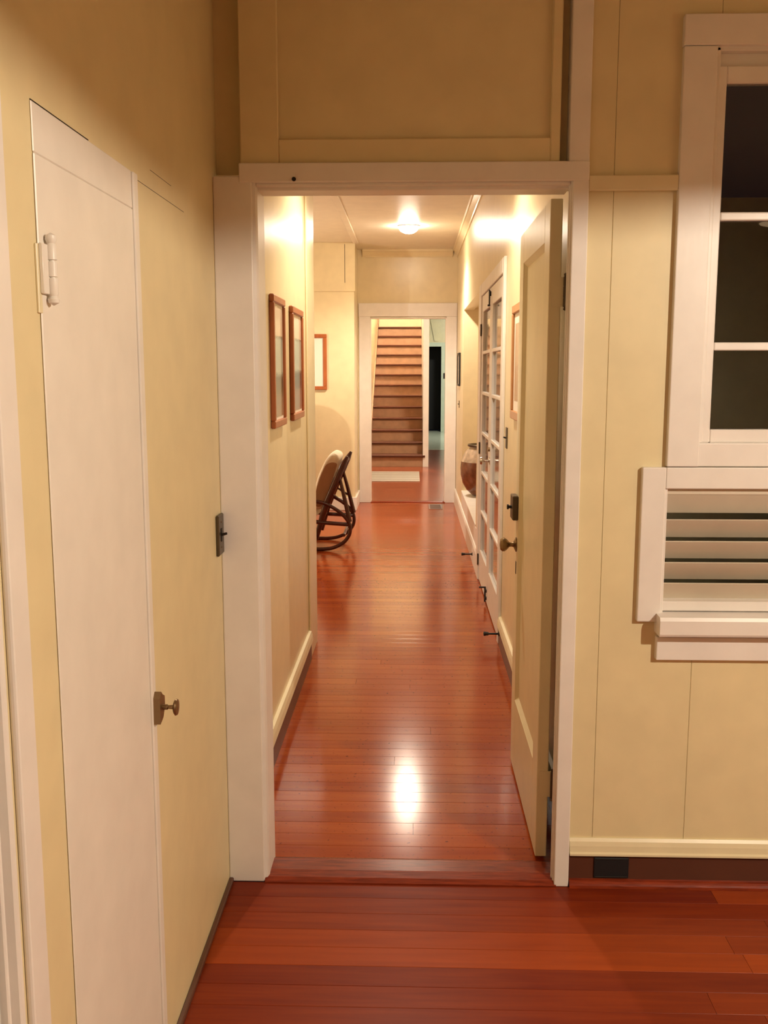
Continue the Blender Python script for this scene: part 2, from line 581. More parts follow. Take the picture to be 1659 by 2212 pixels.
# painted ball-tip hinge
h = MB()
hy = 1.487
h.lathe((XL + 0.013, hy, 1.668), [(0.001, 0), (0.008, 0.004), (0.009, 0.009), (0.006, 0.014), (0.008, 0.018), (0.008, 0.040), (0.0045, 0.0405), (0.0045, 0.0425), (0.008, 0.043), (0.008, 0.065), (0.0045, 0.0655), (0.0045, 0.0675), (0.008, 0.068), (0.008, 0.088), (0.006, 0.092), (0.009, 0.098), (0.008, 0.104), (0.001, 0.108)], 'Z', 14)
h.box(XL + 0.004, XL + 0.010, hy - 0.028, hy, 1.684, 1.758, 0.001)
h.build("hinge", 'door_white', cd)
h = MB()
h.box(XL, XL + 0.004, 1.452, 1.466, 1.655, 1.757, 0.001)
h.build("hinge_leaf", 'cream_trim', cd)
# latch
lt = MB()
lt.prism([(1.970, 0.815), (1.996, 0.822), (2.012, 0.842), (2.012, 0.866), (1.996, 0.874), (1.984, 0.884), (1.972, 0.872)], 'X', XL + 0.006, XL + 0.022)
lt = lt.build("latch", 'brass', cd)
kn = MB().lathe((XL + 0.020, 1.994, 0.846), [(0.006, 0), (0.006, 0.012), (0.004, 0.014), (0.005, 0.024), (0.015, 0.027), (0.0185, 0.030), (0.017, 0.034), (0.001, 0.036)], 'X', 16).build("knob", 'brass', lt)
MB().lathe((XL + 0.0065, 1.990, 0.806), [(0.002, 0), (0.002, 0.016)], 'Z', 8).build("pin", 'iron', lt)

gd = thing("door_2", "grey-white door set back in its casing at the far left edge", "door", (XL, 0.85, 0), kind="structure")
box("slab", 'door_grey', XL - 0.06, XL - 0.022, 0.44, 1.241, 0.01, 2.05, gd, 0.003)
box("casing", 'trim', XL, XL + 0.012, 1.274, 1.336, 0.0, 2.16, gd, 0.004, 2)
box("casing", 'trim', XL, XL + 0.016, 0.34, 0.414, 0.0, 2.16, gd, 0.004, 2)
box("head_casing", 'trim', XL, XL + 0.016, 0.414, 1.274, 2.085, 2.16, gd, 0.004, 2)
box("jamb", 'trim', XL - 0.10, XL + 0.003, 1.252, 1.266, 0.0, 2.08, gd, 0.003)
box("jamb", 'trim', XL - 0.10, XL + 0.004, 0.42, 0.438, 0.0, 2.08, gd, 0.003)
box("stop", 'trim', XL - 0.075, XL - 0.012, 1.243, 1.252, 0.0, 2.08, gd, 0.002)
box("backing", 'trim', XL - 0.13, XL - 0.10, 0.42, 1.266, 0.0, 2.08, gd)

# light switch on the left wall
sw = thing("light_switch", "bronze toggle switch plate on the left wall against the door casing", "light switch", (XL, 2.73, 1.04))
box("plate", 'plate', XL, XL + 0.010, 2.700, 2.772, 1.040, 1.158, sw, 0.003)
box("toggle_surround", 'iron', XL + 0.010, XL + 0.012, 2.727, 2.742, 1.080, 1.118, sw)
MB().tube([(XL + 0.011, 2.735, 1.099), (XL + 0.026, 2.735, 1.103)], [0.0045, 0.0035], 8).build("toggle", 'iron', sw)
for z in (1.062, 1.136):
    MB().lathe((XL + 0.010, 2.736, z), [(0.003, 0), (0.003, 0.001), (0.001, 0.0015)], 'X', 8).build("screw", 'brass', sw)

# ------------------------------------------------------------------ window and louvers on the front wall
w1 = thing("window_1", "white cased window with dark night panes above the louvers", "window", (1.25, YD, 1.30), kind="structure")
box("casing", 'trim', 0.730, 0.820, YD, 2.80, 1.296, 2.437, w1, 0.003, 2)
box("casing", 'trim', 1.715, 1.805, YD, 2.80, 1.296, 2.437, w1, 0.003, 2)
box("head_casing", 'trim', 0.728, 1.807, YD - 0.002, 2.80, 2.438, 2.518, w1, 0.003, 2)
box("stool", 'trim', 0.818, 1.717, YD + 0.006, 2.86, 1.296, 1.364, w1, 0.004, 2)
box("jamb", 'trim', 0.812, 0.832, 2.79, 2.875, 1.364, 2.437, w1, 0.002)
box("jamb", 'trim', 1.700, 1.720, 2.79, 2.875, 1.364, 2.437, w1, 0.002)
box("head_jamb", 'trim', 0.812, 1.72, 2.79, 2.875, 2.427, 2.440, w1, 0.002)
box("head_stop", 'trim', 0.832, 1.70, 2.815, 2.875, 2.388, 2.428, w1, 0.002)
sash = thing("sash", "", "", (0, 0, 0))
for k in ("label", "category"):
    del sash[k]
sash.parent = w1
sash.location = Vector((1.25, 2.80, 1.364)) - w1.location
box("stile", 'trim', 0.830, 0.853, 2.795, 2.83, 1.364, 2.39, sash, 0.003)
box("stile", 'trim', 1.680, 1.702, 2.795, 2.83, 1.364, 2.39, sash, 0.003)
box("rail", 'trim', 0.853, 1.680, 2.795, 2.83, 2.345, 2.39, sash, 0.003)
box("rail", 'trim', 0.853, 1.680, 2.795, 2.83, 1.364, 1.402, sash, 0.003)
MX = 1.262
box("mullion", 'trim', MX - 0.011, MX + 0.011, 2.797, 2.828, 1.402, 2.345, sash, 0.003)
for z in (1.994, 1.637):
    for a, b in ((0.853, MX - 0.011), (MX + 0.011, 1.680)):
        box("glazing_bar", 'trim', a, b, 2.797, 2.828, z - 0.0115, z + 0.0115, sash, 0.004, 2)
for z0, z1 in ((1.402, 1.6255), (1.6485, 1.9825), (2.0055, 2.345)):
    for a, b in ((0.853, MX - 0.011), (MX + 0.011, 1.680)):
        box("pane", 'glass', a, b, 2.810, 2.814, z0, z1, sash)

j = thing("window_2", "low louvered window with tilted slats and a projecting sill", "louver window", (1.25, YD, 0.72), kind="structure")
box("casing", 'trim', 0.662, 0.730, YD, 2.80, 0.838, 1.294, j, 0.003, 2)
box("casing", 'trim', 1.805, 1.873, YD, 2.80, 0.838, 1.294, j, 0.003, 2)
box("head_casing", 'trim', 0.730, 1.805, YD, 2.80, 1.232, 1.294, j, 0.003, 2)
box("head_stop", 'slat', 0.732, 1.803, 2.80, 2.86, 1.212, 1.296, j, 0.002)
box("jamb", 'trim', 0.722, 0.738, 2.785, 2.875, 0.860, 1.232, j, 0.002)
box("jamb", 'trim', 1.797, 1.813, 2.785, 2.875, 0.860, 1.232, j, 0.002)
box("bottom_rail", 'trim', 0.730, 1.803, 2.789, 2.86, 0.868, 0.897, j, 0.003)
MB().prism([(2.86, 0.868), (2.735, 0.862), (2.730, 0.852), (2.730, 0.812), (2.734, 0.805), (2.797, 0.805), (2.86, 0.82)], 'X', 0.718, 1.82).build("sill", 'trim', j)
box("apron", 'trim', 0.722, 1.815, YD - 0.002, 2.80, 0.722, 0.792, j, 0.003, 2)
for zt in (1.212, 1.139, 1.075, 1.012, 0.950):
    y0, y1, zb = 2.790, 2.838, zt - 0.058
    if zt == 1.212:
        y0 = 2.803
    t = 0.0035
    dy, dz = (y1 - y0), (zb - zt)
    L = math.hypot(dy, dz)
    ny, nz = -dz / L * t, dy / L * t
    MB().prism([(y0 - 0.001, zt), (y0 + 0.004, zt + 0.002), (y0 + ny + 0.003, zt + nz), (y1 + ny, zb + nz), (y1, zb)], 'X', 0.739, 1.796).build("slat", 'slat', j)

# ------------------------------------------------------------------ hall walls
m = MB()
m.box(XL - 0.10, XL, 2.86, 5.45, 0, ZC)
m.box(-3.2, XL - 0.10, 5.35, 5.45, 0, ZC)
hl = struct(m.build("wall_hall_left", 'hall_wall'), "glossy yellow wall on the left of the hall, hung with two pictures", "wall")
box("corner_board", 'hall_wall', XL, XL + 0.010, 5.10, 5.462, 0, ZC, hl, 0.003)
m = MB()
m.box(XR, XR + 0.10, 2.86, 5.50, 0, ZC)
m.box(XR, XR + 0.10, 5.50, 7.18, 2.112, ZC)
m.box(XR, XR + 0.10, 7.18, 7.75, 0, ZC)
m.box(XR, XR + 0.10, 7.75, 9.98, 2.175, ZC)
m.box(XR, XR + 0.10, 7.75, 9.98, 0, 0.315)
m.box(XR, XR + 0.75, 9.98, 10.08, 0, ZC)
m.box(XR, XR + 0.10, 10.08, YF, 0, ZC)
hr = struct(m.build("wall_hall_right", 'hall_wall'), "glossy yellow wall on the right of the hall", "wall")
struct(box("wall_niche", 'hall_wall', XR + 0.65, XR + 0.75, 7.65, 9.98, 0.0, 2.3), "yellow back wall of the recess behind the jar", "niche")
struct(box("wall_niche_side", 'hall_wall', XR + 0.10, XR + 0.65, 7.65, 7.75, 0.0, 2.3), "near side wall of the jar recess", "niche")
struct(box("ceiling", 'hall_wall', XR + 0.10, XR + 0.65, 7.75, 9.98, 2.20, 2.3), "soffit of the jar recess", "ceiling")
sl = thing("trim_9", "white ledge and panel under the jar recess in the right hall wall", "ledge", (XR, 8.86, 0.17), kind="structure")
box("ledge", 'trim', XR - 0.006, XR + 0.65, 7.75, 9.98, 0.315, 0.332, sl, 0.003)
box("apron_panel", 'trim', XR - 0.004, XR, 7.36, 9.98, 0.172, 0.315, sl)
# dark room behind the glazed doors
nb = MB()
nb.box(XR + 1.6, XR + 1.7, 5.0, 7.6, 0, 2.4)
nb.box(XR + 0.10, XR + 1.6, 4.9, 5.0, 0, 2.4)
nb.box(XR + 0.10, XR + 1.6, 7.55, 7.64, 0, 2.4)
nb.box(XR + 0.10, XR + 1.6, 5.0, 7.55, 2.3, 2.4)
nb.box(XR + 0.10, XR + 1.6, 5.0, 7.55, -0.08, 0.0)
struct(nb.build("wall_side_room", 'wall'), "unlit room behind the glazed double doors", "wall")

m = MB()
m.box(-0.75, -0.505, YF, YF + 0.10, 0, ZC)
m.box(0.392, 0.62, YF, YF + 0.10, 0, ZC)
m.box(-0.505, 0.392, YF, YF + 0.10, 2.18, ZC)
struct(m.build("wall_end", 'hall_wall'), "yellow wall at the end of the hall above the stair doorway", "wall")
m = MB()
m.box(-3.2, -0.65, YA, YA + 0.10, 0, ZC)
m.box(-0.75, -0.65, YA + 0.10, YF, 0, ZC)
al = struct(m.build("wall_alcove", 'hall_wall'), "bright cream wall behind the rocking chair", "wall")
box("upper_panel", 'hall_wall', -3.2, -0.638, YA - 0.012, YA, 2.428, ZC, al, 0.002)
box("groove", 'bronze', -0.752, -0.747, YA - 0.0135, YA - 0.012, 2.52, 2.93, al)
struct(MB().box(-3.3, -3.2, 5.35, YA + 0.1, 0, ZC).build("wall_alcove_side", 'hall_wall'), "yellow side wall of the sitting alcove", "wall")

struct(box("ceiling", 'ceil', -3.3, 0.62, 2.86, YF + 0.1, ZC, ZC + 0.1), "cream hall ceiling with its round lights", "ceiling")


def crown(name, a, b, axis, at, sgn, label):
    prof = [(0, 0), (0, -0.085), (0.012, -0.085), (0.016, -0.070), (0.045, -0.028), (0.055, -0.024), (0.060, 0)]
    pts = [(at + sgn * d, ZC + zz) for d, zz in prof]
    o = MB().prism(pts, axis, a, b).build(name, 'hall_wall')
    struct(o, label, "crown moulding")


crown("trim_4", YH, YF, 'Y', XR, -1, "crown moulding along the right side of the hall ceiling")
crown("trim_5", -0.59, 0.455, 'X', YF, -1, "crown moulding on the end wall over the stair doorway")
struct(box("trim_6", 'ceil', -0.66, -0.60, 5.46, YA - 0.013, ZC - 0.014, ZC, None, 0.003), "flat batten along the hall ceiling at the alcove edge", "ceiling batten")

# hall baseboards


def hall_base(name, side, segs, label):
    t = thing(name, label, "baseboard", (side, segs[0][0], 0), kind="structure")
    s = 1 if side < 0 else -1
    for (a, b) in segs:
        o = MB().prism([(side, 0.162), (side + s * 0.014, 0.160), (side + s * 0.020, 0.140), (side + s * 0.024, 0.112), (side, 0.112)], 'Y', a, b).build("moulding", 'cream_trim', t)
        box("base_board", 'dark_base', min(side, side + s * 0.014), max(side, side + s * 0.014), a, b, 0.0, 0.112, t)


hall_base("baseboard_left", XL, [(YH + 0.025, 5.10)], "cream moulding and brown base along the left hall wall")
hall_base("baseboard_right", XR, [(YH + 0.03, 5.44)], "cream moulding and brown base on the right by the open door")
t = thing("baseboard_niche", "white baseboard along the right of the hall past the glazed doors", "baseboard", (XR, 9, 0), kind="structure")
MB().prism([(XR, 0.175), (XR - 0.012, 0.172), (XR - 0.020, 0.150), (XR - 0.020, 0.0), (XR, 0.0)], 'Y', 7.35, YF).build("board", 'trim', t)
t = thing("baseboard_alcove", "white baseboard along the wall behind the rocking chair", "baseboard", (-0.65, YA, 0), kind="structure")
box("board", 'trim', -3.2, -0.628, YA - 0.020, YA, 0, 0.15, t, 0.004)
box("board", 'trim', -0.65, -0.628, YA, YF, 0, 0.15, t, 0.004)

# end doorway casing
ec = thing("trim_7", "white casing around the doorway to the stairs", "door casing", (0, YF, 0), kind="structure")
box("casing_board", 'trim', -0.634, -0.502, YF - 0.02, YF, 0, 2.19, ec, 0.004, 2)
box("casing_board", 'trim', 0.388, 0.512, YF - 0.02, YF, 0, 2.19, ec, 0.004, 2)
box("head_board", 'trim', -0.638, 0.512, YF - 0.022, YF, 2.19, 2.345, ec, 0.004, 2)
box("jamb", 'trim', -0.506, -0.492, YF - 0.016, YF + 0.11, 0, 2.18, ec, 0.002)
box("jamb", 'trim', 0.380, 0.394, YF - 0.016, YF + 0.11, 0, 2.18, ec, 0.002)
box("head_jamb", 'trim', -0.506, 0.394, YF - 0.016, YF + 0.11, 2.168, 2.182, ec, 0.002)
MB().prism([(YF - 0.03, 0), (YF - 0.03, 0.006), (YF, 0.016), (YF + 0.08, 0.016), (YF + 0.11, 0.003), (YF + 0.11, -0.02), (YF - 0.03, -0.02)], 'X', -0.50, 0.388).build("door_saddle", 'saddle')
tag(bpy.data.objects["door_saddle.001"], "dark wooden saddle under the far stair doorway", "threshold")

# ------------------------------------------------------------------ open door leaf of the near doorway
DX = 0.402
dl = thing("door_3", "cream panelled door standing open against the right of the hall", "door", (0.42, 2.935, 0), kind="structure")
Y0, Y1, TH = 2.938, 3.735, 0.036
box("stile", 'cream_trim', DX, DX + TH, Y0, Y0 + 0.115, 0.012, 2.068, dl, 0.002)
box("stile", 'cream_trim', DX, DX + TH, Y1 - 0.115, Y1, 0.012, 2.068, dl, 0.002)
box("top_rail", 'cream_trim', DX, DX + TH, Y0 + 0.115, Y1 - 0.115, 1.955, 2.068, dl, 0.002)
box("bottom_rail", 'cream_trim', DX, DX + TH, Y0 + 0.115, Y1 - 0.115, 0.012, 0.300, dl, 0.002)
box("panel", 'cream_trim', DX + 0.013, DX + TH - 0.013, Y0 + 0.110, Y1 - 0.110, 0.295, 1.960, dl)
# sloped sticking around the panel
a0, a1, b0, b1 = Y0 + 0.115, Y1 - 0.115, 0.300, 1.955
for nm, quad in (("sticking", [(a0, b0), (a1, b0), (a1 - 0.016, b0 + 0.016), (a0 + 0.016, b0 + 0.016)]),
                 ("sticking", [(a0, b1), (a1, b1), (a1 - 0.016, b1 - 0.016), (a0 + 0.016, b1 - 0.016)]),
                 ("sticking", [(a0, b0), (a0, b1), (a0 + 0.016, b1 - 0.016), (a0 + 0.016, b0 + 0.016)]),
                 ("sticking", [(a1, b0), (a1, b1), (a1 - 0.016, b1 - 0.016), (a1 - 0.016, b0 + 0.016)])):
    mb = MB()
    outer = [Vector((DX + 0.002, *quad[0])), Vector((DX + 0.002, *quad[1]))]
    inner = [Vector((DX + 0.013, *quad[3])), Vector((DX + 0.013, *quad[2]))]
    bo = [Vector((DX + 0.014, *quad[0])), Vector((DX + 0.014, *quad[1]))]
    V = [mb.bm.verts.new(p) for p in (outer[0], outer[1], inner[1], inner[0], bo[0], bo[1])]
    mb.bm.faces.new((V[0], V[1], V[2], V[3]))
    mb.bm.faces.new((V[0], V[4], V[5], V[1]))
    mb.bm.faces.new((V[3], V[2], V[5], V[4]))
    mb.bm.faces.new((V[0], V[3], V[4]))
    mb.bm.faces.new((V[1], V[5], V[2]))
    mb.build(nm, 'cream_trim', dl)
# rim lock and knob near the free edge
ky = 3.672
lk = box("rim_lock", 'bronze', DX - 0.022, DX, ky - 0.045, ky + 0.045, 1.005, 1.098, dl, 0.003)
MB().lathe((DX - 0.022, ky, 1.052), [(0.006, 0), (0.006, 0.010), (0.010, 0.011), (0.010, 0.017), (0.001, 0.018)], '-X', 14).build("thumb_turn", 'iron', lk)
MB().lathe((DX, ky, 0.905), [(0.028, 0), (0.028, 0.003), (0.020, 0.007), (0.010, 0.012), (0.008, 0.020), (0.010, 0.028), (0.020, 0.036), (0.027, 0.046), (0.027, 0.054), (0.020, 0.062), (0.001, 0.065)], '-X', 24).build("knob", 'brass', dl)
box("keyhole_plate", 'bronze', DX - 0.002, DX, ky - 0.008, ky + 0.008, 0.79, 0.84, dl, 0.001)
for z in (1.80, 0.26):
    hg = MB()
    hg.lathe((DX + TH + 0.012, Y0 - 0.010, z - 0.055), [(0.001, 0), (0.006, 0.003), (0.004, 0.010), (0.0065, 0.012), (0.0065, 0.036), (0.0055, 0.0365), (0.0055, 0.038), (0.0065, 0.0385), (0.0065, 0.070), (0.0055, 0.0705), (0.0055, 0.072), (0.0065, 0.0725), (0.0065, 0.098), (0.004, 0.100), (0.006, 0.107), (0.001, 0.110)], 'Z', 12)
    hg = hg.build("hinge", 'bronze', dl)
    box("hinge_leaf", 'cream_trim', DX + 0.008, DX + TH + 0.008, Y0 - 0.0025, Y0, z - 0.043, z + 0.043, hg)

# ------------------------------------------------------------------ glazed double doors
fd = thing("door_4", "pair of narrow white glazed doors with stacked panes on the right of the hall", "glazed doors", (XR, 6.34, 0), kind="structure")
box("casing", 'trim', XR - 0.018, XR, 5.435, 5.505, 0, 2.19, fd, 0.003)
box("casing", 'trim', XR - 0.022, XR, 7.165, 7.34, 0, 2.19, fd, 0.003)
box("head_casing", 'trim', XR - 0.020, XR, 5.505, 7.165, 2.105, 2.19, fd, 0.003)
box("jamb", 'trim', XR - 0.010, XR + 0.09, 7.155, 7.180, 0, 2.11, fd, 0.002)
box("jamb", 'trim', XR - 0.010, XR + 0.09, 5.50, 5.520, 0, 2.11, fd, 0.002)
FX0, FX1 = XR - 0.012, XR + 0.026
YM = 6.335
leaves = []
for (a, b) in ((5.522, YM - 0.002), (YM + 0.002, 7.153)):
    lf = bpy.data.objects.new("door_leaf", None)
    COL.objects.link(lf)
    lf.parent = fd
    lf.location = Vector((XR, (a + b) / 2, 0)) - fd.location
    leaves.append(lf)
    sw_ = 0.095
    box("stile", 'trim', FX0, FX1, a, a + sw_, 0.012, 2.10, lf, 0.003)
    box("stile", 'trim', FX0, FX1, b - sw_, b, 0.012, 2.10, lf, 0.003)
    box("top_rail", 'trim', FX0, FX1, a + sw_, b - sw_, 1.985, 2.10, lf, 0.003)
    box("bottom_rail", 'trim', FX0, FX1, a + sw_, b - sw_, 0.012, 0.250, lf, 0.003)
    nrow = 6
    zz = [0.250 + (1.985 - 0.250) * k / nrow for k in range(nrow + 1)]
    for k in range(nrow):
        box("pane", 'door_glass', FX0 + 0.016, FX0 + 0.020, a + sw_, b - sw_, zz[k] + 0.011, zz[k + 1] - 0.011, lf)
        if k:
            box("glazing_bar", 'trim', FX0 + 0.001, FX1 - 0.001, a + sw_, b - sw_, zz[k] - 0.012, zz[k] + 0.012, lf, 0.005, 2)
MB().lathe((FX0, YM - 0.05, 0.985), [(0.024, 0), (0.024, 0.004), (0.009, 0.008), (0.008, 0.034), (0.020, 0.042), (0.025, 0.052), (0.022, 0.062), (0.001, 0.066)], '-X', 20).build("knob", 'steel', leaves[0])
MB().lathe((FX0, YM - 0.05, 1.06), [(0.014, 0), (0.014, 0.012), (0.001, 0.014)], '-X', 16).build("lock_cylinder", 'brass', leaves[0])
bt = MB().tube([(FX0 - 0.010, YM + 0.045, 2.085), (FX0 - 0.010, YM + 0.045, 1.985)], 0.005, 8)
bt.box(FX0 - 0.012, FX0, YM + 0.032, YM + 0.058, 2.045, 2.075, 0.002)
bt.box(FX0 - 0.022, FX0 - 0.004, YM + 0.040, YM + 0.050, 1.980, 1.992, 0.002)
bt.build("top_bolt", 'iron', leaves[1])
bt = MB().tube([(FX0 - 0.010, YM + 0.045, 0.02), (FX0 - 0.010, YM + 0.045, 0.125)], 0.006, 8)
bt.box(FX0 - 0.013, FX0, YM + 0.030, YM + 0.060, 0.035, 0.055, 0.002)
bt.box(FX0 - 0.013, FX0, YM + 0.030, YM + 0.060, 0.085, 0.105, 0.002)
bt.tube([(FX0 - 0.010, YM + 0.045, 0.120), (FX0 - 0.050, YM + 0.045, 0.120)], 0.006, 8)
bt.build("bottom_bolt", 'iron', leaves[1])
for z in (1.86, 1.0, 0.16):
    MB().lathe((XR - 0.020, 7.158, z - 0.045), [(0.001, 0), (0.006, 0.004), (0.006, 0.086), (0.001, 0.090)], 'Z', 10).build("hinge", 'bronze', leaves[1])

# ------------------------------------------------------------------ hall ceiling lights
def dome(label, x, y, z, r, glow, col, flood=0.0, cone=150, depth=0.075):
    """A round ceiling lamp: glowing bulb face, plus the flood of light it throws downwards."""
    t = thing("ceiling_lamp", label, "ceiling light", (x, y, z))
    MB().lathe((x, y, z), [(r * 1.12, 0), (r * 1.14, -0.008), (r * 1.02, -0.014), (0.001, -0.014)], 'Z', 32, cap=False).build("base_ring", 'trim', t)
    prof = [(r * math.cos(a), -0.014 - depth * math.sin(a)) for a in [0.0, 0.25, 0.5, 0.75, 1.0, 1.25, 1.45, 1.57]]
    mname = "lamp_glow_%d" % len(bpy.data.materials)
    M[mname] = emit(mname, col, glow)
    MB().lathe((x, y, z), prof, 'Z', 32, cap=False).build("dome", mname, t)
    if flood:
        add_light("lamp_flood", 'SPOT', (x, y, z - depth - 0.07), flood, col, t, shadow_soft_size=0.045, spot_size=math.radians(cone), spot_blend=0.6)


dome("round dome light glowing on the hall ceiling before the stair doorway", -0.047, 9.60, ZC, 0.095, 120.0, WARM, P_HALL, depth=0.06)
dome("round dome light at the near end of the hall ceiling, behind the door header", -0.03, 4.75, ZC, 0.095, 25.0, WARM, P_HALL_NEAR, 128)

# ------------------------------------------------------------------ pictures


def picture_side(name, label, x, s, y0, y1, z0, z1, fmat, art, fw=0.042, th=0.03, mat_w=0.05):
    """A framed picture on a wall facing +/-X."""
    t = thing(name, label, "picture", (x, (y0 + y1) / 2, z0))
    xa, xb = sorted((x, x + s * th))
    box("frame_rail", fmat, xa, xb, y0, y1, z1 - fw, z1, t, 0.004)
    box("frame_rail", fmat, xa, xb, y0, y1, z0, z0 + fw, t, 0.004)
    box("frame_stile", fmat, xa, xb, y0, y0 + fw, z0 + fw, z1 - fw, t, 0.004)
    box("frame_stile", fmat, xa, xb, y1 - fw, y1, z0 + fw, z1 - fw, t, 0.004)
    x1 = x + s * th * 0.45
    xa, xb = sorted((x + s * 0.002, x1))
    box("mat_board", 'mat', xa, xb, y0 + fw - 0.004, y1 - fw + 0.004, z0 + fw - 0.004, z1 - fw + 0.004, t)
    xa, xb = sorted((x1, x1 + s * 0.001))
    box("print", art, xa, xb, y0 + fw + mat_w, y1 - fw - mat_w, z0 + fw + mat_w, z1 - fw - mat_w, t)
    return t


art1 = print_mat("grey_green_print", [(0.0, (0.30, 0.20, 0.13)), (0.14, (0.24, 0.17, 0.11)), (0.20, (0.09, 0.09, 0.05)), (0.34, (0.05, 0.06, 0.04)), (0.40, (0.42, 0.46, 0.36)), (0.72, (0.34, 0.40, 0.34)), (0.745, (0.18, 0.19, 0.14)), (0.76, (0.70, 0.55, 0.40)), (1.0, (0.72, 0.58, 0.44))], 1.40, 1.81, 0.05, 60)
art2 = print_mat("grey_purple_print", [(0.0, (0.32, 0.20, 0.16)), (0.18, (0.28, 0.17, 0.14)), (0.24, (0.07, 0.04, 0.05)), (0.38, (0.05, 0.05, 0.05)), (0.43, (0.46, 0.48, 0.40)), (0.74, (0.36, 0.40, 0.34)), (0.765, (0.18, 0.19, 0.14)), (0.78, (0.72, 0.56, 0.42)), (1.0, (0.74, 0.6, 0.46))], 1.40, 1.81, 0.05, 60)
art3 = print_mat("pale_sketch_print", [(0.0, (0.55, 0.40, 0.28)), (0.45, (0.50, 0.36, 0.26)), (0.55, (0.60, 0.46, 0.34)), (1.0, (0.58, 0.44, 0.32))], 1.35, 1.85, 0.4, 25)
picture_side("framed_picture", "red wood framed print nearest the doorway on the left hall wall", XL, 1, 3.81, 4.16, 1.340, 1.866, 'frame', art1, fw=0.030, th=0.020, mat_w=0.012)
picture_side("framed_picture", "red wood framed print with dark purple foliage, farther one on the left hall wall", XL, 1, 4.42, 4.84, 1.340, 1.860, 'frame', art2, fw=0.032, th=0.020, mat_w=0.012)
picture_side("framed_picture", "pale wood framed print on the right wall, half behind the open door", XR, -1, 4.50, 4.93, 1.33, 1.888, 'frame_pale', art3, th=0.022, mat_w=0.05)
picture_side("framed_picture", "thin black framed picture on the right wall beside the stair doorway", XR, -1, 10.55, 10.95, 1.40, 1.76, 'iron', 'mat', fw=0.02, th=0.02, mat_w=0.03)
t = thing("framed_picture", "red framed picture with a wide white mat on the wall above the rocking chair", "picture", (-1.18, YA, 1.355))
box("frame_rail", 'frame', -1.40, -0.955, YA - 0.028, YA, 1.355, 1.395, t, 0.004)
box("frame_rail", 'frame', -1.40, -0.955, YA - 0.028, YA, 1.925, 1.965, t, 0.004)
box("frame_stile", 'frame', -1.40, -1.36, YA - 0.028, YA, 1.395, 1.925, t, 0.004)
box("frame_stile", 'frame', -0.995, -0.955, YA - 0.028, YA, 1.395, 1.925, t, 0.004)
box("mat_board", 'mat', -1.362, -0.993, YA - 0.014, YA - 0.002, 1.393, 1.927, t)
box("print", art3, -1.26, -1.10, YA - 0.015, YA - 0.014, 1.5, 1.82, t)

# ------------------------------------------------------------------ switches, stops and small hall hardware


def wall_switch(label, x, s, y, z, w=0.07, hh=0.115, mat='plate'):
    t = thing("light_switch", label, "light switch", (x, y, z))
    xa, xb = sorted((x, x + s * 0.006))
    box("plate", mat, xa, xb, y - w / 2, y + w / 2, z - hh / 2, z + hh / 2, t, 0.002)
    MB().tube([(x + s * 0.006, y, z), (x + s * 0.020, y, z + 0.004)], [0.005, 0.0035], 8).build("toggle", 'iron', t)


wall_switch("dark switch plate on the right wall between glazed doors and picture", XR, -1, 5.28, 1.205)
wall_switch("small dark plate low on the left hall wall just inside the doorway", XL, 1, 3.58, 0.88, 0.05, 0.10)
wall_switch("tiny switch beside the black picture near the end of the hall", XR, -1, 10.72, 1.20, 0.04, 0.08)


def doorstop(label, x, y, z):
    t = thing("door_stop", label, "door stop", (x, y, z))
    MB().lathe((x, y, z), [(0.014, 0), (0.014, 0.004), (0.006, 0.008), (0.006, 0.060), (0.010, 0.062), (0.011, 0.078), (0.001, 0.080)], '-X', 14).build("stem", 'iron', t)
    MB().lathe((x - 0.078, y, z), [(0.012, 0), (0.013, 0.010), (0.001, 0.014)], '-X', 14).build("tip", 'iron', t)


doorstop("black door stop on the brown base at the near side of glazed doors", XR - 0.014, 5.38, 0.075)
doorstop("black door stop on the white baseboard beyond the glazed doors", XR - 0.020, 7.80, 0.075)

vt = thing("floor_register", "slotted brown heating register in the floor before the stair doorway", "floor register", (0.27, 11.1, 0))
box("rim", 'grille', 0.19, 0.345, 10.88, 10.905, -0.002, 0.004, vt)
box("rim", 'grille', 0.19, 0.345, 11.28, 11.305, -0.002, 0.004, vt)
box("rim", 'grille', 0.19, 0.205, 10.905, 11.28, -0.002, 0.004, vt)
box("rim", 'grille', 0.33, 0.345, 10.905, 11.28, -0.002, 0.004, vt)
box("well", 'black', 0.205, 0.33, 10.905, 11.28, -0.001, 0.001, vt)
for k in range(9):
    y = 10.925 + k * 0.042
    box("bar", 'grille', 0.205, 0.33, y, y + 0.016, 0.001, 0.004, vt)

# ------------------------------------------------------------------ jar in the niche
JX, JY, JZ = XR + 0.20, 9.55, 0.332
jr = thing("glazed_jar", "big round brown glazed jar with pale painted highlights on the shoulder in the wall recess", "jar", (JX, JY, JZ))
MB().lathe((JX, JY, JZ), [(0.09, 0), (0.12, 0.01), (0.175, 0.06), (0.215, 0.13), (0.235, 0.21), (0.239, 0.28), (0.233, 0.345)], 'Z', 40).build("body", 'jar', jr)
MB().lathe((JX, JY, JZ + 0.28), [(0.2328, 0.065), (0.215, 0.12), (0.185, 0.17), (0.155, 0.195), (0.150, 0.21)], 'Z', 40, cap=False).build("shoulder", 'jar_top', jr)
MB().lathe((JX, JY, JZ + 0.49), [(0.150, 0), (0.168, 0.006), (0.172, 0.018), (0.165, 0.026), (0.145, 0.026), (0.138, 0.010), (0.135, -0.05), (0.001, -0.08)], 'Z', 40, cap=False).build("rim", 'bronze', jr)

